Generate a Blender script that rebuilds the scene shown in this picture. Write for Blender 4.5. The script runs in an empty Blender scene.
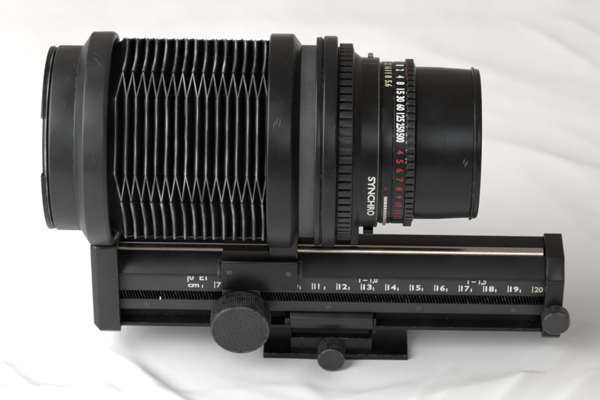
import bpy, bmesh, math, random
from mathutils import Vector, Matrix, noise

random.seed(7)
scene = bpy.context.scene
C = scene.collection
S = 0.01                      # everything below is written in centimetres; the scene is in metres
rad = math.radians

# ------------------------------------------------------------------ camera
fwd = Vector((-0.01157517, 0.82895676, -0.5591929))
rgt = Vector((0.99982365, 0.01786533, 0.00578773))
upv = Vector((-0.01478794, 0.5590273, 0.82901737))
cam_d = bpy.data.cameras.new('camera')
cam = bpy.data.objects.new('camera', cam_d)
C.objects.link(cam)
cam.matrix_world = Matrix((
    (rgt.x, upv.x, -fwd.x, 1.11090308 * S),
    (rgt.y, upv.y, -fwd.y, -82.50294866 * S),
    (rgt.z, upv.z, -fwd.z, 62.69363812 * S),
    (0, 0, 0, 1)))
cam_d.sensor_width = 36
cam_d.lens = 147
cam_d.clip_start = 0.05
cam_d.clip_end = 50
cam_d.dof.use_dof = True
cam_d.dof.focus_distance = 0.972
cam_d.dof.aperture_fstop = 18
scene.camera = cam

# ------------------------------------------------------------------ world (dim warm room) and window light
world = bpy.data.worlds.new('World')
scene.world = world
world.use_nodes = True
bg = world.node_tree.nodes['Background']
bg.inputs['Color'].default_value = (1.0, 0.91, 0.84, 1)
bg.inputs['Strength'].default_value = 0.32

def area(name, loc, target, w, h, power, col):
    d = bpy.data.lights.new(name, 'AREA')
    d.shape = 'RECTANGLE'; d.size = w; d.size_y = h; d.energy = power; d.color = col
    o = bpy.data.objects.new(name, d)
    C.objects.link(o)
    o.location = loc
    o.rotation_euler = (Vector(target) - Vector(loc)).to_track_quat('-Z', 'Y').to_euler()
    return o
area('window_light', (-0.74, -0.26, 0.62), (0, 0, 0.03), 1.05, 1.0, 19.3, (0.96, 0.98, 1.0))
area('far_window_light', (0.5, -1.7, 1.5), (0, 0, 0.03), 1.1, 0.9, 8.0, (0.86, 0.93, 1.0))

scene.view_settings.view_transform = 'Standard'
scene.view_settings.look = 'None'
scene.view_settings.exposure = 0
scene.view_settings.gamma = 1
scene.view_settings.use_curve_mapping = False

# ------------------------------------------------------------------ materials
def newmat(name):
    m = bpy.data.materials.new(name); m.use_nodes = True
    nt = m.node_tree; b = nt.nodes['Principled BSDF']
    return m, nt, b

def N(nt, t, **kw):
    n = nt.nodes.new(t)
    for k, v in kw.items():
        if k in n.inputs: n.inputs[k].default_value = v
        else: setattr(n, k, v)
    return n

def black(name, base, rough, grain=0.15, scale=9000, specks=0.0, spec=0.5, rvar=0.08, tint=(1, 1, 1), speck_scale=1800, wear=0.0):
    """satin black enamel with fine grain, uneven gloss and small pale chips / dust"""
    m, nt, b = newmat(name)
    L = nt.links
    co = N(nt, 'ShaderNodeTexCoord')
    n1 = N(nt, 'ShaderNodeTexNoise', Scale=scale, Detail=2.0)
    n2 = N(nt, 'ShaderNodeTexNoise', Scale=90.0, Detail=5.0)
    L.new(co.outputs['Object'], n1.inputs['Vector']); L.new(co.outputs['Object'], n2.inputs['Vector'])
    bump = N(nt, 'ShaderNodeBump', Strength=grain, Distance=0.0001)
    L.new(n1.outputs['Fac'], bump.inputs['Height']); L.new(bump.outputs['Normal'], b.inputs['Normal'])
    mr = N(nt, 'ShaderNodeMapRange'); mr.inputs[1].default_value = 0.3; mr.inputs[2].default_value = 0.7
    mr.inputs[3].default_value = rough - rvar; mr.inputs[4].default_value = rough + rvar
    L.new(n2.outputs['Fac'], mr.inputs[0]); L.new(mr.outputs[0], b.inputs['Roughness'])
    b.inputs['Specular IOR Level'].default_value = spec
    c0 = [base * t for t in tint] + [1]
    mix = N(nt, 'ShaderNodeMix'); mix.data_type = 'RGBA'
    mix.inputs[6].default_value = c0; mix.inputs[7].default_value = [c * (5.0 if 'fold' in name else 1.4) + 0.002 for c in c0[:3]] + [1]
    mr2 = N(nt, 'ShaderNodeMapRange'); mr2.inputs[1].default_value = 0.45; mr2.inputs[2].default_value = 0.75
    L.new(n2.outputs['Fac'], mr2.inputs[0]); L.new(mr2.outputs[0], mix.inputs[0])
    out = mix.outputs[2]
    if specks > 0:
        vo = N(nt, 'ShaderNodeTexVoronoi', Scale=speck_scale)
        n3 = N(nt, 'ShaderNodeTexNoise', Scale=250.0, Detail=3.0)
        L.new(co.outputs['Object'], vo.inputs['Vector']); L.new(co.outputs['Object'], n3.inputs['Vector'])
        lt = N(nt, 'ShaderNodeMath', operation='LESS_THAN'); lt.inputs[1].default_value = 0.16
        L.new(vo.outputs['Distance'], lt.inputs[0])
        gt = N(nt, 'ShaderNodeMath', operation='GREATER_THAN'); gt.inputs[1].default_value = 0.62 - 0.12 * specks
        L.new(n3.outputs['Fac'], gt.inputs[0])
        sep = N(nt, 'ShaderNodeSeparateColor'); L.new(vo.outputs['Color'], sep.inputs[0])
        g2 = N(nt, 'ShaderNodeMath', operation='GREATER_THAN'); g2.inputs[1].default_value = 0.62
        L.new(sep.outputs[0], g2.inputs[0])
        mu = N(nt, 'ShaderNodeMath', operation='MULTIPLY'); L.new(lt.outputs[0], mu.inputs[0]); L.new(gt.outputs[0], mu.inputs[1])
        mu2 = N(nt, 'ShaderNodeMath', operation='MULTIPLY'); L.new(mu.outputs[0], mu2.inputs[0]); L.new(g2.outputs[0], mu2.inputs[1])
        mu3 = N(nt, 'ShaderNodeMath', operation='MULTIPLY'); L.new(mu2.outputs[0], mu3.inputs[0]); mu3.inputs[1].default_value = min(1, 0.4 + specks * 0.3)
        mx = N(nt, 'ShaderNodeMix'); mx.data_type = 'RGBA'; mx.inputs[7].default_value = (0.35, 0.34, 0.32, 1)
        L.new(out, mx.inputs[6]); L.new(mu3.outputs[0], mx.inputs[0]); out = mx.outputs[2]
    if wear > 0:                     # paint rubbed thin along the edges
        bv = N(nt, 'ShaderNodeBevel', samples=4); bv.inputs['Radius'].default_value = 0.00045
        ge = N(nt, 'ShaderNodeNewGeometry')
        dp = N(nt, 'ShaderNodeVectorMath', operation='DOT_PRODUCT')
        L.new(bv.outputs['Normal'], dp.inputs[0]); L.new(ge.outputs['Normal'], dp.inputs[1])
        m1 = N(nt, 'ShaderNodeMapRange'); m1.inputs[1].default_value = 0.985; m1.inputs[2].default_value = 0.90
        m1.inputs[3].default_value = 0.0; m1.inputs[4].default_value = 1.0
        L.new(dp.outputs['Value'], m1.inputs[0])
        n4 = N(nt, 'ShaderNodeTexNoise', Scale=420.0, Detail=6.0, Roughness=0.7); L.new(co.outputs['Object'], n4.inputs['Vector'])
        m2 = N(nt, 'ShaderNodeMapRange'); m2.inputs[1].default_value = 0.60 - 0.14 * wear; m2.inputs[2].default_value = 0.68 - 0.10 * wear
        L.new(n4.outputs['Fac'], m2.inputs[0])
        mm = N(nt, 'ShaderNodeMath', operation='MULTIPLY'); L.new(m1.outputs[0], mm.inputs[0]); L.new(m2.outputs[0], mm.inputs[1])
        mw = N(nt, 'ShaderNodeMix'); mw.data_type = 'RGBA'; mw.inputs[7].default_value = (0.20, 0.195, 0.185, 1)
        L.new(out, mw.inputs[6]); L.new(mm.outputs[0], mw.inputs[0]); out = mw.outputs[2]
    L.new(out, b.inputs['Base Color'])
    return m

M = {}
M['enamel'] = black('satin_black_enamel', wear=0.9, base=0.004, rough=0.30, spec=0.42, specks=0.25, tint=(0.95, 1, 1.08))
M['enamel_grey'] = black('lit_worn_black_enamel', wear=1.0, base=0.015, rough=0.36, specks=0.35, tint=(0.97, 1, 1.03))  # besides edge wear, lighter base paints in the brighter light at the left
M['rail'] = black('anodised_black_rail', wear=0.4, base=0.007, rough=0.36, spec=0.35, specks=0.2)
M['scale'] = black('anodised_scale_face', 0.028, 0.45, specks=0.25)
M['crackle'] = black('crackle_black_finish', 0.055, 0.45, grain=1.0, scale=2200, specks=2.0, speck_scale=3200)
M['lensblack'] = black('lens_black_anodising', wear=0.6, base=0.004, rough=0.26, specks=0.15, spec=0.35, tint=(1, 1, 1))
M['rib'] = black('ribbed_grip_black', wear=1.0, base=0.008, rough=0.36, specks=0.7, speck_scale=1500)
M['deep'] = black('rough_deep_black', 0.006, 0.7)  # rough black for throat, saddle, neck, baffle and foot screws
M['leather'] = black('bellows_leatherette', 0.010, 0.52, grain=0.9, scale=2400, spec=0.3)
M['foldedge'] = black('worn_bellows_fold', 0.09, 0.42, grain=1.0, scale=2000, specks=1.0, rvar=0.12, tint=(1, 0.99, 0.96))  # pale from leather wear, with the glint along each fold painted in
M['knobgrip'] = black('knurled_black', wear=1.5, base=0.012, rough=0.32, specks=0.9, speck_scale=1300)
M['pebble'] = black('pebbled_leather_inlay', 0.020, 0.36, grain=1.0, scale=1250, rvar=0.05)
def pebble_mat():
    m = M['pebble']; nt = m.node_tree; b = nt.nodes['Principled BSDF']
    co = N(nt, 'ShaderNodeTexCoord'); vo = N(nt, 'ShaderNodeTexVoronoi', Scale=1150.0); vo.feature = 'SMOOTH_F1'
    nt.links.new(co.outputs['Object'], vo.inputs['Vector'])
    bp = N(nt, 'ShaderNodeBump', Strength=1.0, Distance=0.0005); bp.invert = True
    nt.links.new(vo.outputs['Distance'], bp.inputs['Height']); nt.links.new(bp.outputs['Normal'], b.inputs['Normal'])
pebble_mat()
M['knobface'] = black('matte_knob_face', wear=0.6, base=0.026, rough=0.42, grain=0.25)
M['blackscrew'] = black('blackened_screw', 0.05, 0.35)

def plain(name, col, rough, metal=0.0, var=0.2, grime=0.0):
    m, nt, b = newmat(name)
    co = N(nt, 'ShaderNodeTexCoord')
    n = N(nt, 'ShaderNodeTexNoise', Scale=700.0, Detail=4.0)
    nt.links.new(co.outputs['Object'], n.inputs['Vector'])
    mix = N(nt, 'ShaderNodeMix'); mix.data_type = 'RGBA'
    mix.inputs[6].default_value = [c * (1 - var) for c in col] + [1]
    mix.inputs[7].default_value = list(col) + [1]
    mr = N(nt, 'ShaderNodeMapRange'); mr.inputs[1].default_value = 0.35; mr.inputs[2].default_value = 0.6
    nt.links.new(n.outputs['Fac'], mr.inputs[0]); nt.links.new(mr.outputs[0], mix.inputs[0])
    nt.links.new(mix.outputs[2], b.inputs['Base Color'])
    b.inputs['Roughness'].default_value = rough; b.inputs['Metallic'].default_value = metal
    return m
M['white'] = plain('white_paint_fill', (0.80, 0.80, 0.77), 0.5)
M['cream'] = plain('cream_paint_fill', (0.62, 0.56, 0.44), 0.5)
M['red'] = plain('red_paint_fill', (0.40, 0.022, 0.028), 0.5)
M['rod'] = plain('polished_steel_rod', (0.62, 0.53, 0.45), 0.25, 1.0, 0.12)
M['chrome'] = plain('satin_chrome', (0.7, 0.69, 0.67), 0.28, 1.0, 0.1)
M['chromedark'] = plain('edge_highlight_grey', (0.16, 0.16, 0.155), 0.35, 0.6, 0.4)  # pale grey for the painted highlight lines on the barrel edges
M['scratch'] = plain('scratched_paint', (0.07, 0.072, 0.075), 0.4, 0.0, 0.5)
mg, nt, b = newmat('coated_lens_glass')
b.inputs['Base Color'].default_value = (0.9, 0.93, 1, 1); b.inputs['Roughness'].default_value = 0.02
b.inputs['Transmission Weight'].default_value = 1.0; b.inputs['IOR'].default_value = 1.5
M['glass'] = mg

# cotton sheet
mc, nt, b = newmat('white_cotton_sheet')
co = N(nt, 'ShaderNodeTexCoord')
w1 = N(nt, 'ShaderNodeTexNoise', Scale=1400.0, Detail=3.0)
w2 = N(nt, 'ShaderNodeTexNoise', Scale=260.0, Detail=5.0)
nn = N(nt, 'ShaderNodeTexNoise', Scale=55.0, Detail=7.0)
for q in (w1, w2, nn): nt.links.new(co.outputs['Object'], q.inputs['Vector'])
ad = N(nt, 'ShaderNodeMath', operation='ADD')
nt.links.new(w1.outputs['Fac'], ad.inputs[0]); nt.links.new(w2.outputs['Fac'], ad.inputs[1])
b1 = N(nt, 'ShaderNodeBump', Strength=0.25, Distance=0.0001)
nt.links.new(ad.outputs[0], b1.inputs['Height'])
b2 = N(nt, 'ShaderNodeBump', Strength=0.3, Distance=0.001)
nt.links.new(nn.outputs['Fac'], b2.inputs['Height']); nt.links.new(b1.outputs['Normal'], b2.inputs['Normal'])
nt.links.new(b2.outputs['Normal'], b.inputs['Normal'])
b.inputs['Base Color'].default_value = (0.84, 0.835, 0.825, 1)
b.inputs['Roughness'].default_value = 0.85
b.inputs['Specular IOR Level'].default_value = 0.2
M['cloth'] = mc

# ------------------------------------------------------------------ mesh helpers
def finish(bm, name, mat, parent=None, loc=None, ang=32):
    bmesh.ops.recalc_face_normals(bm, faces=bm.faces)
    for v in bm.verts: v.co = v.co * S
    me = bpy.data.meshes.new(name); bm.to_mesh(me); bm.free()
    me.materials.append(mat)
    me.shade_smooth(); me.set_sharp_from_angle(angle=rad(ang))
    return link(name, me, parent, loc)

def link(name, me, parent=None, loc=None):
    o = bpy.data.objects.new(name, me); C.objects.link(o)
    if parent is not None: o.parent = parent
    if loc is not None: o.location = [c * S for c in loc]
    return o

def rnd(pts, r=0.05, n=3, closed=False):
    """round the corners of a polyline"""
    out = []
    m = len(pts)
    for i, p in enumerate(pts):
        if not closed and i in (0, m - 1): out.append(p); continue
        a = Vector(pts[i - 1][:2]); b_ = Vector(p[:2]); c = Vector(pts[(i + 1) % m][:2])
        rr = p[2] if len(p) > 2 else r
        la, lc = (a - b_).length, (c - b_).length
        if rr <= 0 or la < 1e-6 or lc < 1e-6: out.append((b_.x, b_.y)); continue
        d = min(rr, la * 0.45, lc * 0.45)
        p0 = b_ + (a - b_).normalized() * d; p1 = b_ + (c - b_).normalized() * d
        for k in range(n + 1):
            t = k / n
            q = p0 * (1 - t) ** 2 + b_ * 2 * t * (1 - t) + p1 * t * t
            out.append((q.x, q.y))
    return [(q[0], q[1]) for q in out]

def lathe_bm(prof, segs=160, axis=(0, 0), x0=0.0, bm=None, closed=False):
    """revolve (x, r) about the X axis line at (y, z)=axis"""
    bm = bm or bmesh.new()
    rings = []
    for (x, r) in prof:
        ring = []
        if r < 1e-5: v = bm.verts.new((x - x0, axis[0], axis[1])); ring = [v] * segs
        else:
            for k in range(segs):
                a = 2 * math.pi * k / segs
                ring.append(bm.verts.new((x - x0, axis[0] + r * math.cos(a), axis[1] + r * math.sin(a))))
        rings.append(ring)
    pairs = list(zip(rings[:-1], rings[1:]))
    if closed: pairs.append((rings[-1], rings[0]))
    for A, B in pairs:
        for k in range(segs):
            q = [A[k], A[(k + 1) % segs], B[(k + 1) % segs], B[k]]
            u = []
            for v in q:
                if v not in u: u.append(v)
            if len(u) >= 3:
                try: bm.faces.new(u)
                except ValueError: pass
    return bm

def box_bm(x0, x1, y0, y1, z0, z1, bev=0.03, bm=None, seg=2):
    own = bm is None
    b_ = bmesh.new()
    vs = [b_.verts.new((x, y, z)) for x in (x0, x1) for y in (y0, y1) for z in (z0, z1)]
    for f in ((0, 1, 3, 2), (4, 6, 7, 5), (0, 4, 5, 1), (2, 3, 7, 6), (0, 2, 6, 4), (1, 5, 7, 3)):
        b_.faces.new([vs[i] for i in f])
    bmesh.ops.recalc_face_normals(b_, faces=b_.faces)
    if bev > 0: bmesh.ops.bevel(b_, geom=b_.edges[:], offset=bev, segments=seg, affect='EDGES', profile=0.5)
    if own: return b_
    me = bpy.data.meshes.new('tmp'); b_.to_mesh(me); b_.free(); bm.from_mesh(me); bpy.data.meshes.remove(me)
    return bm

def prism_bm(prof, x0, x1, bev=0.04, seg=2):
    """extrude a closed (y, z) outline along X"""
    bm = bmesh.new()
    a = [bm.verts.new((x0, y, z)) for y, z in prof]; b_ = [bm.verts.new((x1, y, z)) for y, z in prof]
    f0 = bm.faces.new(a); f1 = bm.faces.new(b_)
    n = len(prof)
    for i in range(n): bm.faces.new((a[i], a[(i + 1) % n], b_[(i + 1) % n], b_[i]))
    bmesh.ops.recalc_face_normals(bm, faces=bm.faces)
    if bev > 0:
        bmesh.ops.bevel(bm, geom=bm.edges[:], offset=bev, segments=seg, affect='EDGES', profile=0.5, clamp_overlap=True)
    return bm

def text_verts(s, size, bold=0.0, spacing=1.0, depth=0.0):
    """flat lettering as verts/faces, centred in x, baseline y=0, cap height = size (cm)"""
    cu = bpy.data.curves.new('lettering', 'FONT'); cu.body = s; cu.size = 1.0
    cu.offset = bold; cu.space_character = spacing; cu.align_x = 'LEFT'; cu.resolution_u = 3
    o = bpy.data.objects.new('lettering_tmp', cu); C.objects.link(o)
    dg = bpy.context.evaluated_depsgraph_get(); dg.update()
    me = bpy.data.meshes.new_from_object(o.evaluated_get(dg))
    vs = [v.co.copy() for v in me.vertices]; fs = [tuple(p.vertices) for p in me.polygons]
    bpy.data.objects.remove(o); bpy.data.meshes.remove(me); bpy.data.curves.remove(cu)
    k = size / 0.69
    x0 = min(v.x for v in vs); x1 = max(v.x for v in vs)
    return [((v.x - (x0 + x1) / 2) * k, v.y * k) for v in vs], fs, (x1 - x0) * k

def text_obj(name, vf, fmap, mat, parent, width=None, left=False):
    vs, fs, w = vf
    sx = 1.0 if width is None else width / w
    bm = bmesh.new()
    bv = [bm.verts.new(fmap(x * sx + (w * sx / 2 if left else 0), y)) for x, y in vs]
    for f in fs:
        try: bm.faces.new([bv[i] for i in f])
        except ValueError: pass
    res = bmesh.ops.extrude_face_region(bm, geom=bm.faces[:])
    return bm, name, mat, parent

# ------------------------------------------------------------------ the sheet
RZ = 4.85                     # top of the rail above the sheet
AZ = 9.88                     # lens axis above the sheet

def fold(x, y, x0, y0, ang, w, h, ln, skew=0.0):
    dx, dy = x - x0, y - y0
    c, s = math.cos(rad(ang)), math.sin(rad(ang))
    u = dx * c + dy * s; v = -dx * s + dy * c
    v += 0.9 * math.sin(u * 0.16 + x0) + skew * u * u
    e = math.exp(-(u / ln) ** 2)
    a = abs(v) / w
    return h * e * math.exp(-a ** 1.6) if v > 0 else h * e * math.exp(-(a * 0.55) ** 1.6)

FOLDS = [(-6.3, -3.1, -38, 0.35, 0.42, 2.6), (-4.4, -3.9, -30, 0.30, 0.30, 2.4), (-8.8, -3.6, -52, 0.4, 0.25, 2.2), (6.6, -3.4, 28, 0.45, 0.40, 3.2), (9.6, -2.6, 42, 0.4, 0.34, 3.0), (3.6, -4.0, 15, 0.4, 0.3, 2.5), (12, -3.6, 60, .4, .3, 2.4), (-6.5, -8.2, -28, 0.7, 0.42, 5), (-3.2, -6.8, -38, 0.5, 0.28, 3.2), (1.0, -9.5, 12, 0.9, 0.35, 6), (8.5, -7.2, 24, 0.8, 0.42, 6),
         (6.0, -9.5, 35, 0.7, 0.35, 5), (11.5, -4.5, 40, 0.9, 0.30, 5), (-11, -4.5, -50, 1.0, 0.25, 5),
         (10, 14, -33, 1.2, 0.55, 7), (4, 20, -18, 1.3, 0.6, 9), (13, 8, -55, 1.0, 0.4, 5), (-6, 20, 14, 1.4, 0.5, 8), (9, 22, -40, 1.1, 0.5, 7),
         (-13, 8, 62, 1.2, 0.35, 6), (12, 1.5, 75, 1.2, 0.25, 4), (0, 26, 8, 1.6, 0.6, 12), (-14, 17, 30, 1.3, 0.5, 7)]

rc = random.Random(21)
CREASES = []
for q in range(70):
    x, y = rc.uniform(-15, 15), rc.choice((rc.uniform(-5.5, -2.0), rc.uniform(3, 30)))
    near = y < 0
    ang = (rc.uniform(15, 70) if x > 2 else rc.uniform(-60, 5)) if near else (rc.uniform(-55, -15) if x > -4 else rc.uniform(25, 75))
    CREASES.append((x, y, ang, rc.uniform(0.12, 0.34) * (1.3 if near else 2.2), rc.uniform(0.04, 0.10) * (0.95 if near else 0.75), rc.uniform(1.5, 5.0), rc.uniform(-0.03, 0.03)))

def sheet_z(x, y):
    z = 0.35 * noise.noise(Vector((x * 0.09, y * 0.09, 1.3))) + 0.05 * noise.noise(Vector((x * 0.25 + 3, y * 0.25, 4.1)))
    z += 0.015 * noise.noise(Vector((x * 0.8, y * 0.8, 9.1)))
    for f in FOLDS: z += fold(x, y, *f) * (0.3 if f[1] > 5 else 0.5 if x < 0 else 0.65)
    for f in CREASES: z += fold(x, y, *f)
    # pressed flat where the tripod foot stands
    dx = max(0, abs(x - 1.5) - 3.4); dy = max(0, abs(y + 0.3) - 1.9)
    k = min(1, math.hypot(dx, dy) / 1.6); k = k * k * (3 - 2 * k)
    # kept below the rail and knobs
    dx = max(0, abs(x - 1.0) - 10.5); dy = max(0, abs(y + 0.3) - 2.2)
    k2 = min(1, math.hypot(dx, dy) / 2.5)
    z = z * k + 0.05 * (1 - k)
    z -= 0.22 * math.exp(-((x - 1.32) / 0.9) ** 2 - ((y + 1.9) / 0.75) ** 2)      # the clamp knob presses into the cloth
    lim = 0.35 + 2.0 * k2
    return min(z, lim) if z > 0 else max(z, -0.9)

def make_sheet():
    fx = [-90 + 2.5 * i for i in range(29)] + [-18 + 0.14 * i for i in range(258)] + [18.3 + 2.5 * i for i in range(30)]
    fy = [-80 + 2.5 * i for i in range(27)] + [-13 + 0.14 * i for i in range(358)] + [37.3 + 2.5 * i for i in range(26)]
    nx, ny = len(fx), len(fy)
    vs = [(x * S, y * S, sheet_z(x, y) * S) for y in fy for x in fx]
    fs = [(j * nx + i, j * nx + i + 1, (j + 1) * nx + i + 1, (j + 1) * nx + i) for j in range(ny - 1) for i in range(nx - 1)]
    me = bpy.data.meshes.new('bed_sheet'); me.from_pydata(vs, [], fs); me.materials.append(M['cloth']); me.shade_smooth()
    o = link('bed_sheet', me)
    o['kind'] = 'structure'; o['label'] = 'softly creased white cotton sheet spread under the bellows and lens'
make_sheet()

# ------------------------------------------------------------------ THE BELLOWS UNIT
unit = bpy.data.objects.new('bellows_unit', None); C.objects.link(unit)
unit.empty_display_size = 0.02
unit['label'] = 'black camera bellows with pleated body standing on a centimetre-marked focusing rail'
unit['category'] = 'camera bellows'

# --- rail
def rel(p): return [(y, z + RZ) for y, z in p]
front = [(-0.02, 0.0), (-0.02, -0.42), (-0.58, -0.42), (-0.58, -0.02), (-0.64, 0.0), (-1.30, -0.66), (-1.30, -0.78), (-1.12, -0.80),
         (-1.12, -1.64), (-0.86, -1.66), (-0.86, -2.05), (-1.12, -2.08), (-1.12, -2.60), (-1.02, -2.68), (-0.72, -2.70), (-0.72, -3.18),
         (-1.24, -3.22), (-1.24, -3.40)]
back = [(1.24, -3.40), (1.24, -3.2), (0.75, -3.18), (0.75, -2.7), (1.2, -2.6), (1.3, -0.5), (0.82, 0.0)]
rail = finish(prism_bm(rel(front + back), -7.45, 10.08, bev=0.018, seg=2), 'rail', M['rail'], unit, ang=25)
rail_x0, rail_x1 = -7.42, 10.04
# the scale plate carrying the numbers lies in the recess (3 mm proud of nothing: its own thin sheet)
finish(box_bm(rail_x0, rail_x1, -1.145, -1.10, RZ - 1.635, RZ - 0.81, 0.008), 'scale_plate', M['scale'], rail)
finish(box_bm(rail_x0, rail_x1, -1.145, -1.10, RZ - 2.58, RZ - 2.085, 0.008), 'lower_strip', M['scale'], rail)
rod_bm = lathe_bm(rnd([(rail_x0, 0), (rail_x0, .26), (rail_x1 - .1, .26), (rail_x1 - .1, 0)], 0.02), 40, (-0.30, RZ - 0.12))
finish(rod_bm, 'guide_rod', M['rod'], rail)

# rack: helical teeth
bm = bmesh.new()
pitch = 0.121; k = 0; x = rail_x0 + 0.08
while x < rail_x1 - 0.2:
    zt, zb = RZ - 1.64, RZ - 2.10
    sl = 0.13; w = 0.030
    pts = []
    for (xx, zz) in ((x, zt), (x + sl, zb)):
        pts += [bm.verts.new((xx - w, -0.87, zz)), bm.verts.new((xx + w, -0.87, zz)),
                bm.verts.new((xx + w * 0.35, -1.10 - (0.02 if zz < RZ - 1.8 else 0), zz)), bm.verts.new((xx - w * 0.35, -1.10 - (0.02 if zz < RZ - 1.8 else 0), zz))]
    a = pts[:4]; b_ = pts[4:]
    bm.faces.new(a); bm.faces.new(b_[::-1])
    for i in range(4): bm.faces.new((a[i], a[(i + 1) % 4], b_[(i + 1) % 4], b_[i]))
    x += pitch
finish(bm, 'gear_rack', M['rail'], rail, ang=10)['kind'] = 'stuff'

# flat lettering on the front of the rail: fmap turns text (u, v) into the face
YF = -1.149
def flat_map(x0, z0, y=YF):
    return lambda u, v: (x0 + u, y, z0 + v)
def put_text(s, x0, z0, size, mat, parent, name='numeral', bold=0.02, width=None, left=True, fmap=None, spacing=1.0):
    vf = text_verts(s, size, bold, spacing)
    vs, fs, w = vf
    sx = 1.0 if width is None else width / w
    bm = bmesh.new()
    fm = fmap or flat_map(x0, z0)
    bv = [bm.verts.new(fm(u * sx + (w * sx / 2 if left else 0), v)) for u, v in vs]
    for f in fs:
        try: bm.faces.new([bv[i] for i in f])
        except ValueError: pass
    for v in bm.verts: v.co = v.co * S
    me = bpy.data.meshes.new(name); bm.to_mesh(me); bm.free(); me.materials.append(mat)
    return link(name, me, parent)
def tick(x, z0, z1, w, mat, parent, y=YF):
    o = finish(box_bm(x - w / 2, x + w / 2, y - 0.002, y + 0.02, z0, z1, 0), 'scale_tick', mat, parent)
    return o
X11 = 0.51
base = RZ - 1.425
for n in range(6, 21):
    x = X11 + (n - 11) * 1.003
    mat = M['white'] if n < 20 else M['cream']
    if n >= 7:
        tick(x, base - 0.03, base + 0.29, 0.04, mat, rail)
        put_text(str(n), x + 0.075, base + 0.005, 0.25, mat, rail, bold=0.03, width=(0.19 if n < 10 else 0.21 if n == 11 else 0.35))
    if n < 20 and n != 6: tick(x + 0.5, base - 0.03, base + 0.12, 0.045, mat, rail)
tick(X11 - 5 * 1.003 + 0.5, base - 0.03, base + 0.12, 0.045, M['white'], rail)
put_text('cm', X11 - 5 * 1.003 - 0.1 + 0.0, base + 0.0, 0.23, M['white'], rail, name='lettering', bold=0.03, width=0.46)
b2_ = RZ - 1.06
put_text('|0  E1', -4.62, b2_, 0.28, M['white'], rail, name='lettering', bold=0.03, width=0.80)
put_text('1 – 1,0', 2.42, b2_, 0.28, M['white'], rail, name='lettering', bold=0.03, width=0.76)
put_text('1 – 1,5', 6.86, b2_, 0.28, M['white'], rail, name='lettering', bold=0.03, width=0.76)

# slotted screws
def screw_bm(r, h, slot=0.05, ang=30):
    bm = bmesh.new()
    # head as a short lathe about -Y, with a slot cut as two half heads
    ca, sa = math.cos(rad(ang)), math.sin(rad(ang))
    for side in (1, -1):
        pts = []
        n = 14
        a0 = math.asin(slot / 2 / r)
        for k in range(n + 1):
            a = a0 + (math.pi - 2 * a0) * k / n
            pts.append((r * math.cos(a), side * r * math.sin(a)))
        inner = [(p[0] * 0.85, p[1] * 0.85 + side * slot * 0.08) for p in pts]
        lay = [[bm.verts.new((u * ca - v * sa, 0.0, u * sa + v * ca)) for u, v in pts],
               [bm.verts.new((u * ca - v * sa, -h * 0.7, u * sa + v * ca)) for u, v in pts],
               [bm.verts.new((u * ca - v * sa, -h, u * sa + v * ca)) for u, v in inner]]
        m = len(pts)
        for A, B in zip(lay[:-1], lay[1:]):
            for i in range(m): bm.faces.new((A[i], A[(i + 1) % m], B[(i + 1) % m], B[i]))
        bm.faces.new(lay[2])
    # slot floor
    fl = [bm.verts.new((r * 0.98 * math.cos(t), -h * 0.25, r * 0.98 * math.sin(t))) for t in [2 * math.pi * k / 24 for k in range(24)]]
    bm.faces.new(fl)
    return bm
def screw(x, y, z, parent, r=0.13, h=0.04, ang=30, mat=None):
    return finish(screw_bm(r, h, ang=ang), 'screw', mat or M['blackscrew'], parent, (x, y, z))
for (x, a) in ((-6.28, 60), (1.18, 120), (4.92, 160), (8.82, 70)):
    screw(x, -1.146, RZ - 2.33, rail, 0.13, 0.02, a)
# small bright chip on a rack tooth near the left end
finish(box_bm(-5.78, -5.73, -1.155, -1.12, RZ - 2.10, RZ - 1.95, 0.01), 'paint_chip', M['white'], rail)

# --- end plates
plate = [(-0.80, 0.14), (-1.52, -0.58), (-1.52, -3.42), (-1.22, -3.72), (1.22, -3.72), (1.52, -3.42), (1.52, -0.58), (0.86, 0.14)]
lp = finish(prism_bm(rel(plate), -8.50, -7.42, bev=0.0), 'end_plate', M['enamel_grey'], unit)
rp = finish(prism_bm(rel(plate), 10.03, 10.78, bev=0.05), 'end_plate', M['enamel'], unit)
# the left plate has a wide bevel along its outer rim
bm = bmesh.new()
def scaled(p, k): return [(y * k, (z + 1.79) * k - 1.79) for y, z in p]
lplate = [(-1.42, 0.76), (-1.52, 0.66), (-1.52, -3.42), (-1.22, -3.72), (1.22, -3.72), (1.52, -3.42), (1.52, 0.66), (1.42, 0.76)]
o_ = rel(lplate); i_ = rel([(y - (0.20 if y > 0 else -0.20), z - (0.12 if z > -1.79 else -0.18)) for y, z in lplate])
A = [bm.verts.new((-7.43, y, z)) for y, z in o_]; B = [bm.verts.new((-8.28, y, z)) for y, z in o_]; D = [bm.verts.new((-8.53, y, z)) for y, z in i_]
n = len(o_)
for P, Q in ((A, B), (B, D)):
    for i in range(n): bm.faces.new((P[i], P[(i + 1) % n], Q[(i + 1) % n], Q[i]))
bm.faces.new(A); bm.faces.new(D)
bmesh.ops.recalc_face_normals(bm, faces=bm.faces)
bmesh.ops.bevel(bm, geom=bm.edges[:], offset=0.03, segments=2, affect='EDGES', profile=0.5)
for v in bm.verts: v.co = v.co * S
bmesh.ops.recalc_face_normals(bm, faces=bm.faces)
old = lp.data; me = bpy.data.meshes.new('end_plate'); bm.to_mesh(me); bm.free(); me.materials.append(M['enamel_grey'])
me.shade_smooth(); me.set_sharp_from_angle(angle=rad(25)); lp.data = me; bpy.data.meshes.remove(old)

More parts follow.
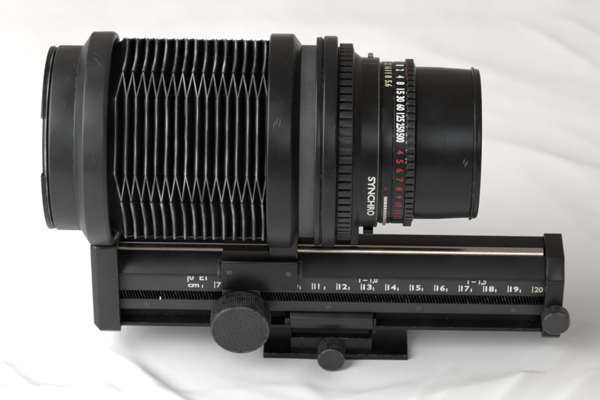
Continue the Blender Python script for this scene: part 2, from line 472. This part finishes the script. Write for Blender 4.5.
# --- rear standard: pedestal + big ring + bayonet tube
rear = finish(lathe_bm(rnd([(-8.75, 3.2), (-8.75, 3.69), (-8.70, 3.72), (-8.34, 4.26), (-7.56, 4.28), (-7.42, 4.20), (-7.40, 4.02), (-7.95, 3.98), (-7.95, 3.3), (-8.0, 3.1), (-8.75, 3.2)], 0.05, 4), 220, (0, AZ)),
              'rear_standard', M['enamel_grey'], unit)
finish(box_bm(-8.24, -7.50, -1.05, 1.05, RZ + 0.60, RZ + 1.5, 0.04), 'pedestal', M['enamel_grey'], rear)
tube = finish(lathe_bm(rnd([(-9.72, 3.1), (-9.72, 3.66), (-9.66, 3.70), (-8.74, 3.70), (-8.74, 3.1), (-9.72, 3.1)], 0.03, 3), 200, (0, AZ)), 'bayonet_tube', M['enamel_grey'], rear)
# bayonet flange: grooved, with raised segments
finish(lathe_bm(rnd([(-9.98, 3.0), (-9.98, 3.42), (-9.70, 3.48), (-9.70, 3.0), (-9.98, 3.0)], 0.02), 180, (0, AZ)), 'bayonet_throat', M['deep'], rear)
def arc_bm(x0, x1, r0, r1, a0, a1, axis=(0, AZ), n=40, bm=None, x00=0):
    """curved bar from angle a0 to a1 (0 = towards the camera, 90 = up)"""
    bm = bm or bmesh.new()
    prev = None
    prof = rnd([(x0, r0), (x0, r1), (x1, r1), (x1, r0)], 0.03, 2, closed=True)
    for k in range(n + 1):
        a = rad(a0 + (a1 - a0) * k / n)
        ring = [bm.verts.new((x - x00, axis[0] - r * math.cos(a), axis[1] + r * math.sin(a))) for x, r in prof]
        if prev:
            m = len(ring)
            for i in range(m): bm.faces.new((prev[i], prev[(i + 1) % m], ring[(i + 1) % m], ring[i]))
        else: bm.faces.new(ring)
        prev = ring
    bm.faces.new(prev[::-1])
    return bm
for (a0, a1) in ((45, 122), (-62, 8), (150, 215), (235, 280)):
    finish(arc_bm(-10.03, -9.86, 3.3, 3.66, a0, a1), 'bayonet_claw', M['enamel'], rear)
finish(lathe_bm(rnd([(-9.87, 3.3), (-9.87, 3.60), (-9.80, 3.62), (-9.80, 3.3), (-9.87, 3.3)], 0.01), 180, (0, AZ)), 'flange_ring', M['foldedge'], rear)
finish(box_bm(-10.02, -9.78, -0.95, -0.55, AZ - 3.78, AZ - 3.45, 0.04), 'bayonet_stop', M['enamel'], rear)

# --- front standard
fs_ = finish(lathe_bm(rnd([(-1.30, 3.4), (-1.30, 4.20), (-1.24, 4.28), (-0.36, 4.28), (-0.04, 3.86), (-0.02, 3.3), (-1.3, 3.4)], 0.05, 4), 220, (0, AZ)),
             'front_standard', M['enamel'], unit)
finish(lathe_bm([(-0.03, 3.2), (-0.03, 3.84), (0.55, 3.84), (0.55, 3.2), (-0.03, 3.2)], 200, (0, AZ)), 'crackle_collar', M['crackle'], fs_)
finish(box_bm(-1.24, -0.12, -1.30, 1.30, RZ + 0.14, RZ + 1.7, 0.07), 'pedestal', M['enamel'], fs_)
finish(lathe_bm(rnd([(0.55, 3.3), (0.55, 4.14), (0.60, 4.17), (0.78, 4.17), (0.80, 4.1), (0.83, 4.1), (0.85, 4.18), (0.90, 4.22), (1.34, 4.22), (1.40, 4.16), (1.40, 3.3), (0.55, 3.3)], 0.03, 3), 220, (0, AZ)),
       'lens_mount_ring', M['enamel'], fs_)

# --- carriage that rides on the rail
car_prof = [(-0.70, 0.13), (-1.44, 0.13), (-1.52, 0.05), (-1.52, -1.30), (-1.34, -1.32), (-1.34, -0.60), (-0.70, 0.03)]
car = finish(prism_bm(rel(car_prof), -3.19, -0.10, bev=0.025), 'carriage', M['enamel'], unit)
finish(box_bm(-3.17, -0.12, -0.75, 1.35, RZ + 0.03, RZ + 0.13, 0.02), 'carriage_saddle', M['deep'], car)
finish(box_bm(-3.19, -1.62, -1.515, -1.16, RZ - 3.2, RZ - 1.28, 0.03), 'pinion_housing', M['enamel'], car)
finish(prism_bm(rel([(y * -1, z) for y, z in car_prof]), -3.19, -0.10, bev=0.025), 'carriage_cheek', M['enamel'], car)
screw(-2.86, -1.521, RZ - 0.40, car, 0.12, 0.02, 100)
screw(-0.47, -1.521, RZ - 0.42, car, 0.12, 0.02, 10)
for x0, x1 in ((-3.36, -3.20), (-0.09, 0.09)):
    g = finish(prism_bm(rel([(-0.95, -0.19), (-1.36, -0.60), (-1.36, -0.82), (-1.31, -0.84), (-1.31, -0.69), (-0.95, -0.33)]), x0, x1, bev=0.01), 'rail_guide', M['enamel_grey'], car)

# --- knobs
def knob_profile_bm(r, y0, y1, teeth, depth, dome=0.03, sub=4):
    """knurled knob about the -Y axis; origin on the axis at y=0"""
    bm = bmesh.new()
    n = teeth * sub
    def ring(y, rr, kn):
        out = []
        for k in range(n):
            a = 2 * math.pi * k / n
            ph = (k % sub)
            d = depth * kn if ph in (0,) else (0 if ph == 2 else depth * kn * 0.45)
            q = rr - d
            out.append(bm.verts.new((q * math.cos(a), y, q * math.sin(a))))
        return out
    L = y1 - y0
    rings = [ring(y0, r * 0.9, 0), ring(y0 + L * .03, r * .97, .3), ring(y0 + L * .10, r, 1), ring(y0 + L * .84, r, 1), ring(y0 + L * .92, r * 0.985, .25), ring(y0 + L * .97, r * 0.965, 0),
             ring(y1, r * .93, 0), ring(y1, r * .885, 0), ring(y1 - L * .025, r * .875, 0)]
    for A, B in zip(rings[:-1], rings[1:]):
        for k in range(n): bm.faces.new((A[k], A[(k + 1) % n], B[(k + 1) % n], B[k]))
    bm.faces.new(rings[0]); bm.faces.new(rings[-1])
    return bm
def disc_bm(r, y, t=0.02, edge=0.04, dome=0.0):
    bm = bmesh.new(); rings = []
    for (rr, yy) in ((r, y + 0.02), (r, y - t * 0.4), (r - edge * 0.4, y - t * 0.9), (r - edge, y - t), (r * .6, y - t - dome * .6), (r * .25, y - t - dome * .95)):
        rings.append([bm.verts.new((rr * math.cos(2 * math.pi * k / 96), yy, rr * math.sin(2 * math.pi * k / 96))) for k in range(96)])
    for A, B in zip(rings[:-1], rings[1:]):
        for k in range(96): bm.faces.new((A[k], A[(k + 1) % 96], B[(k + 1) % 96], B[k]))
    bm.faces.new(rings[-1])
    return bm
kn = finish(knob_profile_bm(1.24, 0.0, -1.12, 84, 0.045), 'focusing_knob', M['knobgrip'], unit, (-2.41, -1.53, RZ - 2.50), ang=25)
kn['label'] = 'large knurled focusing knob with pebbled leather inlay'
finish(disc_bm(1.085, -1.09, 0.025, 0.05), 'leather_inlay', M['pebble'], kn)
k2 = finish(knob_profile_bm(0.585, 0.0, -0.55, 40, 0.022), 'locking_knob', M['knobgrip'], unit, (10.50, -1.52, RZ - 2.35), ang=25)
finish(disc_bm(0.51, -0.54, 0.03, 0.04, 0.02), 'knob_face', M['knobface'], k2)
k2['label'] = 'small locking knob on the right end plate'

# --- tripod mount under the rail
foot = finish(box_bm(-1.51, 4.52, -1.48, 1.48, 0.02, 0.31, 0.04), 'tripod_foot', M['enamel'], unit)
dv = finish(box_bm(-0.36, 3.00, -1.28, 1.28, 0.30, 1.00, 0.03), 'mount_block', M['enamel'], foot)
bar = finish(prism_bm(rel([(-1.15, -2.66), (-1.36, -2.80), (-1.40, -3.05), (-1.34, -3.30), (-1.20, -3.46), (-0.9, -3.60), (0.9, -3.60), (0.9, -3.43), (-0.70, -3.43), (-0.70, -2.72)]), -0.40, 3.02, bev=0.03),
      'clamp_jaw', M['enamel_grey'], foot)
finish(box_bm(-0.62, -0.42, -1.31, -0.8, RZ - 3.15, RZ - 2.85, 0.03), 'clamp_tab', M['enamel'], foot)
finish(box_bm(3.04, 3.16, -1.31, -0.8, RZ - 3.55, RZ - 2.80, 0.03), 'clamp_tab', M['enamel'], foot)
finish(box_bm(-0.3, 2.9, -0.95, 0.95, 0.98, 1.32, 0.0), 'mount_neck', M['deep'], foot)
for x in (0.08, 2.52): screw(x, -1.281, 0.62, foot, 0.11, 0.02, 45, M['deep'])
k3 = finish(knob_profile_bm(0.585, 0.0, -0.86, 40, 0.022), 'clamp_knob', M['knobgrip'], unit, (1.32, -1.27, 0.49), ang=25)
finish(disc_bm(0.51, -0.85, 0.03, 0.04, 0.02), 'knob_face', M['knobface'], k3)
k3['label'] = 'small clamp knob on the tripod foot'

# --- pleated bellows: six sides, chamfered corners, folds offset by half a pitch from side to side
HS = 4.30
CORN = (4, 64, 116, 176, 236, 304, 364)     # corner directions seen along the axis (0 = camera side, 90 = up)                     # hexagon circumradius at the fold ridges
PIT = 0.3903
X0 = -7.116
def side_ends(i, s):
    """two end points (y, z offsets) of side i for circumradius s. side normals at 30+60 i degrees (0 = camera side, 90 = up)"""
    if i % 2 == 0: c0 = c1 = 0.155       # cut from each corner, fraction of side
    else: c0 = c1 = 0.168
    v0 = Vector((-s * math.cos(rad(CORN[i])), s * math.sin(rad(CORN[i]))))
    v1 = Vector((-s * math.cos(rad(CORN[i + 1])), s * math.sin(rad(CORN[i + 1]))))
    return v0.lerp(v1, c0), v0.lerp(v1, 1 - c1)
nst = 31                       # half-pitch stations
NS = 12                         # subdivisions along a side
rj = random.Random(3)
jit = [[rj.uniform(-0.02, 0.02) for _ in range(6)] for _ in range(nst)]
rin = [[rj.uniform(-0.03, 0.03) for _ in range(6)] for _ in range(nst)]
def st_pts(i, k):
    outer = (i + k) % 2 == 0
    s = HS if outer else HS - 0.64 + rin[k][i]
    e0, e1 = side_ends(i, HS)
    if not outer: e0 = e0 * (s / HS); e1 = e1 * (s / HS)
    x = X0 + (k) * PIT / 2 + jit[k][i]
    res = []
    for t in range(NS + 1):
        f = t / NS
        p = e0.lerp(e1, f)
        bow = (0.035 if i % 2 else 0.008) * math.sin(math.pi * f)
        out = 1 - (0.012 * math.sin(math.pi * f) if outer else -0.012 * math.sin(math.pi * f)) * (1 if i % 2 else 0.6)
        nz = noise.noise(Vector((f * 3.1 + i * 7.3, k * 1.7, 2.2)))
        nz2 = noise.noise(Vector((f * 9.0 + i * 3.3, k * 2.9, 8.2)))
        out *= 1 + 0.004 * nz2
        res.append(Vector((x + bow + 0.014 * nz + 0.005 * nz2, p.x * out, AZ + p.y * out)))
    return res
def tube_along(bm, pts, r, n=6):
    prev = None
    for q, p in enumerate(pts):
        d = (pts[min(q + 1, len(pts) - 1)] - pts[max(q - 1, 0)]).normalized()
        s1 = d.cross(Vector((1, 0, 0)))
        if s1.length < 1e-3: s1 = d.cross(Vector((0, 1, 0)))
        s1.normalize(); s2 = d.cross(s1)
        rq = r * (1 + 0.28 * noise.noise(p * 2.3))
        ring = [bm.verts.new(p + (s1 * math.cos(2 * math.pi * k / n) + s2 * math.sin(2 * math.pi * k / n)) * rq) for k in range(n)]
        if prev:
            for k in range(n): bm.faces.new((prev[k], prev[(k + 1) % n], ring[(k + 1) % n], ring[k]))
        prev = ring
bm = bmesh.new()
grid = [[[bm.verts.new(p) for p in st_pts(i, k)] for i in range(6)] for k in range(nst)]
for k in range(nst - 1):
    for i in range(6):
        A, B = grid[k][i], grid[k + 1][i]
        for t in range(NS): bm.faces.new((A[t], A[t + 1], B[t + 1], B[t]))
        j = (i + 1) % 6
        a, b_ = A[-1], B[-1]; c, d = grid[k][j][0], grid[k + 1][j][0]
        if (i + k) % 2 == 0: bm.faces.new((a, d, b_)); bm.faces.new((a, c, d))
        else: bm.faces.new((a, c, b_)); bm.faces.new((b_, c, d))
for k in range(nst):
    for i in range(6):
        if (i + k) % 2 == 0:
            P = [Vector((p.x, p.y * 0.985, AZ + (p.z - AZ) * 0.985)) for p in st_pts(i, k)]
            tube_along(bm, P, 0.082, 8)
            for j, e in (((i + 1) % 6, -1), ((i - 1) % 6, 0)):
                for kk in (k - 1, k + 1):
                    if 0 <= kk < nst:
                        q1 = st_pts(j, kk)[0 if e == -1 else -1]
                        q1 = Vector((q1.x, q1.y * 0.985, AZ + (q1.z - AZ) * 0.985))
                        tube_along(bm, [P[e], P[e].lerp(q1, 0.5)], 0.05, 6)
# end skirts
for k, xx in ((0, -7.7), (nst - 1, -1.22)):
    loop = [v for i in range(6) for v in grid[k][i]]
    lo2 = [bm.verts.new((xx, v.co.y * 0.9, AZ + (v.co.z - AZ) * 0.9)) for v in loop]
    n = len(loop)
    for q in range(n): bm.faces.new((loop[q], loop[(q + 1) % n], lo2[(q + 1) % n], lo2[q]))
bel = finish(bm, 'pleated_bellows', M['leather'], unit, ang=12)

for k in range(nst):
    for i in range(6):
        if (i + k) % 2: continue
        bm = bmesh.new()
        P = st_pts(i, k)
        rr = (0.040 if i % 2 else 0.028) + rj.uniform(-0.006, 0.006)
        tube_along(bm, [Vector((p.x, p.y * 1.006, AZ + (p.z - AZ) * 1.006)) for p in P], rr)
        for j, e in (((i + 1) % 6, -1), ((i - 1) % 6, 0)):
            for kk in (k - 1, k + 1):
                if 0 <= kk < nst:
                    q0 = P[e]; q1 = st_pts(j, kk)[0 if e == -1 else -1]
                    if kk == k + 1 or True:
                        # each half-way run belongs to this fold, the other half to its neighbour
                        mid = q0.lerp(q1, 0.5)
                        tube_along(bm, [q0, mid], 0.020, 5)
        finish(bm, 'fold_edge', M['foldedge'], bel, ang=60)

# scratches and rubbed marks on the standards
def scratch(x0, a0, x1, a1, r, w, parent, bend=0.0, name='scratch'):
    bm = bmesh.new(); prev = None; n = 8
    for k in range(n + 1):
        t = k / n
        x = x0 + (x1 - x0) * t + bend * math.sin(math.pi * t); a = rad(a0 + (a1 - a0) * t)
        ww = w * (0.3 + 0.7 * math.sin(math.pi * t))
        dx, da = (a1 - a0), (x1 - x0)
        l = math.hypot(rad(dx) * r, da) or 1
        ox, oa = rad(dx) * r / l * ww, -da / l * ww / r
        cur = []
        for sgn in (1, -1):
            aa = a + oa * sgn
            cur.append(bm.verts.new((x + ox * sgn, -r * math.cos(aa), AZ + r * math.sin(aa))))
        if prev: bm.faces.new((prev[0], prev[1], cur[1], cur[0]))
        prev = cur
    finish(bm, name, M['scratch'], parent)
scratch(-8.15, 84, -7.85, 80, 4.285, 0.018, rear)
scratch(-8.10, 80, -7.75, 72, 4.285, 0.022, rear, 0.03)
scratch(-7.95, 79, -7.68, 71, 4.285, 0.012, rear)
scratch(-8.28, 70, -8.20, 60, 4.285, 0.010, rear)
for q, (x, a) in enumerate(((-1.02, 41.0), (-0.93, 42.5), (-0.84, 42))):
    scratch(x, a - 2.6, x + 0.06, a + 2.2, 4.285, 0.022, fs_, (-0.02, 0.0, 0.03)[q])
scratch(-8.96, 86, -8.82, 80, 3.706, 0.01, rear)
rs = random.Random(11)
for q in range(16):
    x = rs.uniform(-9.5, -8.9); a = rs.uniform(-20, 105)
    scratch(x, a, x + rs.uniform(-.03, .03), a + rs.uniform(-.5, .5), 3.706, 0.010, rear, name='dust_speck')
for q in range(14):
    x = rs.uniform(0.85, 1.0) if q % 2 else rs.uniform(1.30, 1.34); a = rs.uniform(-10, 100)
    scratch(x, a, x + 0.015, a + rs.uniform(.2, 1.0), 4.226, 0.012, fs_, name='dust_speck')

# ------------------------------------------------------------------ THE LENS
XM = 1.42
lens = bpy.data.objects.new('camera_lens', None); C.objects.link(lens)
lens.empty_display_size = 0.02
lens.location = (XM * S, 0, AZ * S)
lens['label'] = 'black cylindrical lens with white and red numerals at the right end of the bellows'
lens['category'] = 'camera lens'

def lz(name, prof, mat, parent=lens, r=0.025, segs=200, ang=32):
    return finish(lathe_bm(rnd(prof, r, 3), segs, (0, 0), XM), name, mat, parent, ang=ang)

# focusing ring with raised ribs
fr = lz('focusing_ring', [(1.38, 3.0), (1.38, 3.78), (1.46, 3.80), (2.02, 3.80), (2.06, 3.68), (2.06, 3.0), (1.38, 3.0)], M['lensblack'])
def rib_mesh(x0, x1, r0, r1, width, mat, bev=0.02):
    bm = box_bm(x0 - XM, x1 - XM, -r1, -r0, -width / 2, width / 2, bev)
    for v in bm.verts: v.co = v.co * S
    me = bpy.data.meshes.new('grip_rib'); bm.to_mesh(me); bm.free(); me.materials.append(mat)
    me.shade_smooth(); me.set_sharp_from_angle(angle=rad(30))
    return me
me = rib_mesh(1.475, 2.00, 3.72, 3.925, 0.255, M['rib'])
nrib = 70
for k in range(nrib):
    o = link('grip_rib', me, fr); o.rotation_euler = (-2 * math.pi * (k + 0.3) / nrib, 0, 0)

cone = lz('front_barrel', [(2.05, 3.0), (2.05, 3.62), (2.32, 3.41), (2.36, 3.39), (3.00, 3.39), (3.06, 3.36), (3.08, 3.26), (3.08, 3.0), (2.05, 3.0)], M['lensblack'])
finish(lathe_bm([(2.995, 3.3), (2.995, 3.397), (3.03, 3.397), (3.03, 3.3)], 200, (0, 0), XM), 'edge_highlight_ring', M['chromedark'], cone)  # pale ring paints the specular highlight on the barrel's bevel
barrel = lz('aperture_scale_ring', [(3.06, 2.9), (3.06, 3.20), (3.14, 3.20), (3.16, 3.235), (3.56, 3.235), (3.575, 3.20), (3.60, 3.20), (3.60, 2.9), (3.06, 2.9)], M['lensblack'], r=0.012)
shut = lz('shutter_speed_ring', [(3.60, 2.9), (3.60, 3.225), (3.62, 3.235), (4.08, 3.235), (4.10, 3.2), (4.10, 2.9), (3.60, 2.9)], M['lensblack'], r=0.012)
grip = lz('grip_ring', [(4.09, 2.9), (4.09, 3.22), (4.12, 3.24), (4.42, 3.24), (4.50, 3.10), (4.50, 2.9), (4.09, 2.9)], M['lensblack'])
me = rib_mesh(4.10, 4.41, 3.17, 3.345, 0.20, M['rib'])
nrib = 66
for k in range(nrib):
    o = link('grip_rib', me, grip); o.rotation_euler = (-2 * math.pi * (k + 0.1) / nrib, 0, 0)
tubeL = lz('lens_barrel', [(4.45, 2.8), (4.45, 3.045), (5.55, 3.035), (5.6, 3.025), (6.70, 2.965), (6.72, 2.93), (6.72, 2.8), (4.45, 2.8)], M['lensblack'], r=0.02)
rim = lz('filter_rim', [(6.70, 2.6), (6.70, 2.99), (6.74, 3.06), (6.80, 3.06), (6.84, 3.0), (6.98, 2.985), (7.03, 2.94), (7.03, 2.78), (6.6, 2.74), (6.2, 2.6), (6.2, 2.5), (6.70, 2.6)], M['lensblack'], r=0.015)
lz('retaining_ring', [(6.25, 2.75), (6.25, 2.2), (6.35, 2.15), (5.9, 2.05), (5.9, 2.75)], M['lensblack'], rim)
# front glass element
gp = [(6.22 - 0.42 * (t / 10.0) ** 2 if t else 6.22, 2.12 * t / 10.0) for t in range(11)] + [(5.6, 2.12), (5.5, 0.0)]
finish(lathe_bm(gp, 96, (0, 0), XM), 'front_element', M['glass'], lens)
finish(lathe_bm([(3.2, 0), (3.2, 3.0)], 64, (0, 0), XM), 'inner_baffle', M['deep'], lens)

VIEW = 33.0
def cyl_map(r, xc, phi, size):
    """text reads downwards round the barrel, tops of the letters to the right"""
    return lambda u, v: (xc - XM + v - size / 2, -r * math.cos(rad(phi) - u / r), r * math.sin(rad(phi) - u / r))
def ring_text(s, xc, theta, r, size, mat, parent, name='numeral', bold=0.02, width=None, spacing=1.0):
    return put_text(s, 0, 0, size, mat, parent, name=name, bold=bold, width=width, left=False, fmap=cyl_map(r, xc, theta + VIEW, size), spacing=spacing)
RS = 3.2395
XS = 3.855
for s, th in (('1', 70), ('2', 61.3), ('4', 52.3), ('8', 45.2), ('15', 37.6), ('30', 31.2), ('60', 24.6), ('125', 17.2), ('250', 9.9), ('500', 3.0)):
    ring_text(s, XS, th, RS, 0.28, M['white'], shut, bold=0.034, width={1: 0.16, 2: 0.27, 3: 0.355}[len(s)])
for s, th in (('4', -7), ('5', -13.5), ('6', -20), ('7', -27), ('8', -34.2), ('9', -41.3), ('10', -49), ('11', -57.5), ('12', -66)):
    ring_text(s, XS, th, RS, 0.25, M['red'], shut, bold=0.02, width=0.16 if len(s) == 1 else 0.25)
for s, th in (('22', 73), ('16', 65), ('11', 58.5), ('8', 52.2), ('5.6', 45.0)):
    ring_text(s, 3.39, th, RS, 0.25, M['cream'], barrel, bold=0.028, width={1: 0.16, 2: 0.26, 3: 0.36}[len(s)])
ring_text('V', 3.33, -34, RS, 0.14, M['red'], barrel, name='index_mark', bold=0.0, width=0.12)
ring_text('SYNCHRO', 2.78, -41, 3.3945, 0.26, M['white'], cone, name='lettering', bold=0.03, width=2.05)
# red line beside the grip ring
finish(arc_bm(4.075, 4.098, 3.2, 3.25, VIEW + 52, VIEW + 66, (0, 0), 8, x00=XM), 'barrel_line', M['red'], grip)
# pale worn dots on the grip ring edge
for th, l in ((18, .9), (10, 1.1), (4, 2.0), (-1, 1.6), (-6, .8), (-12.2, 1.0), (-14.5, .9), (27, .5), (36, .6)):
    finish(arc_bm(4.082, 4.104, 3.22, 3.256, VIEW + th, VIEW + th + l, (0, 0), 3, x00=XM), 'worn_dot', M['white'], grip)
# white serrated lever that hangs below the silhouette
lev = finish(arc_bm(3.275, 3.405, 3.2, 3.29, VIEW - 41, VIEW - 112, (0, 0), 40, x00=XM), 'exposure_lever', M['cream'], lens)
for k in range(22):
    finish(arc_bm(3.28, 3.40, 3.27, 3.325, VIEW - 45 - k * 3.0, VIEW - 46.6 - k * 3.0, (0, 0), 2, x00=XM), 'serration', M['chrome'], lev)
# flash sync socket and levers
soc = finish(lathe_bm([(2.52, 0), (2.52, .18), (2.92, .18), (2.92, 0)], 24, (-1.75, -3.12), XM), 'sync_socket', M['lensblack'], lens)
soc2 = finish(box_bm(2.04 - XM, 2.37 - XM, -0.7, 1.0, -4.55, -2.9, 0.05), 'mount_lug', M['lensblack'], lens)
finish(arc_bm(2.38, 3.02, 3.3, 3.402, VIEW + 64.2, VIEW + 65.4, (0, 0), 3, x00=XM), 'barrel_line', M['chromedark'], cone)  # pale line painted in for the highlight on a barrel step
finish(box_bm(2.60 - XM, 2.82 - XM, 1.55, 1.85, 2.8, 3.07, 0.05), 'release_lever', M['chrome'], lens)
scratch_r = 3.05
bm = bmesh.new()
for th, x in ((-16, 6.42), (-18, 6.36), (-15, 6.30)):
    a = rad(th + VIEW)
    r = 2.992
    vs = [bm.verts.new((xx - XM, -r * math.cos(aa), r * math.sin(aa))) for xx, aa in ((x, a), (x + .05, a - .01), (x + .09, a + .05), (x + .03, a + .04))]
    bm.faces.new(vs)
finish(bm, 'scuff', M['scratch'], tubeL)
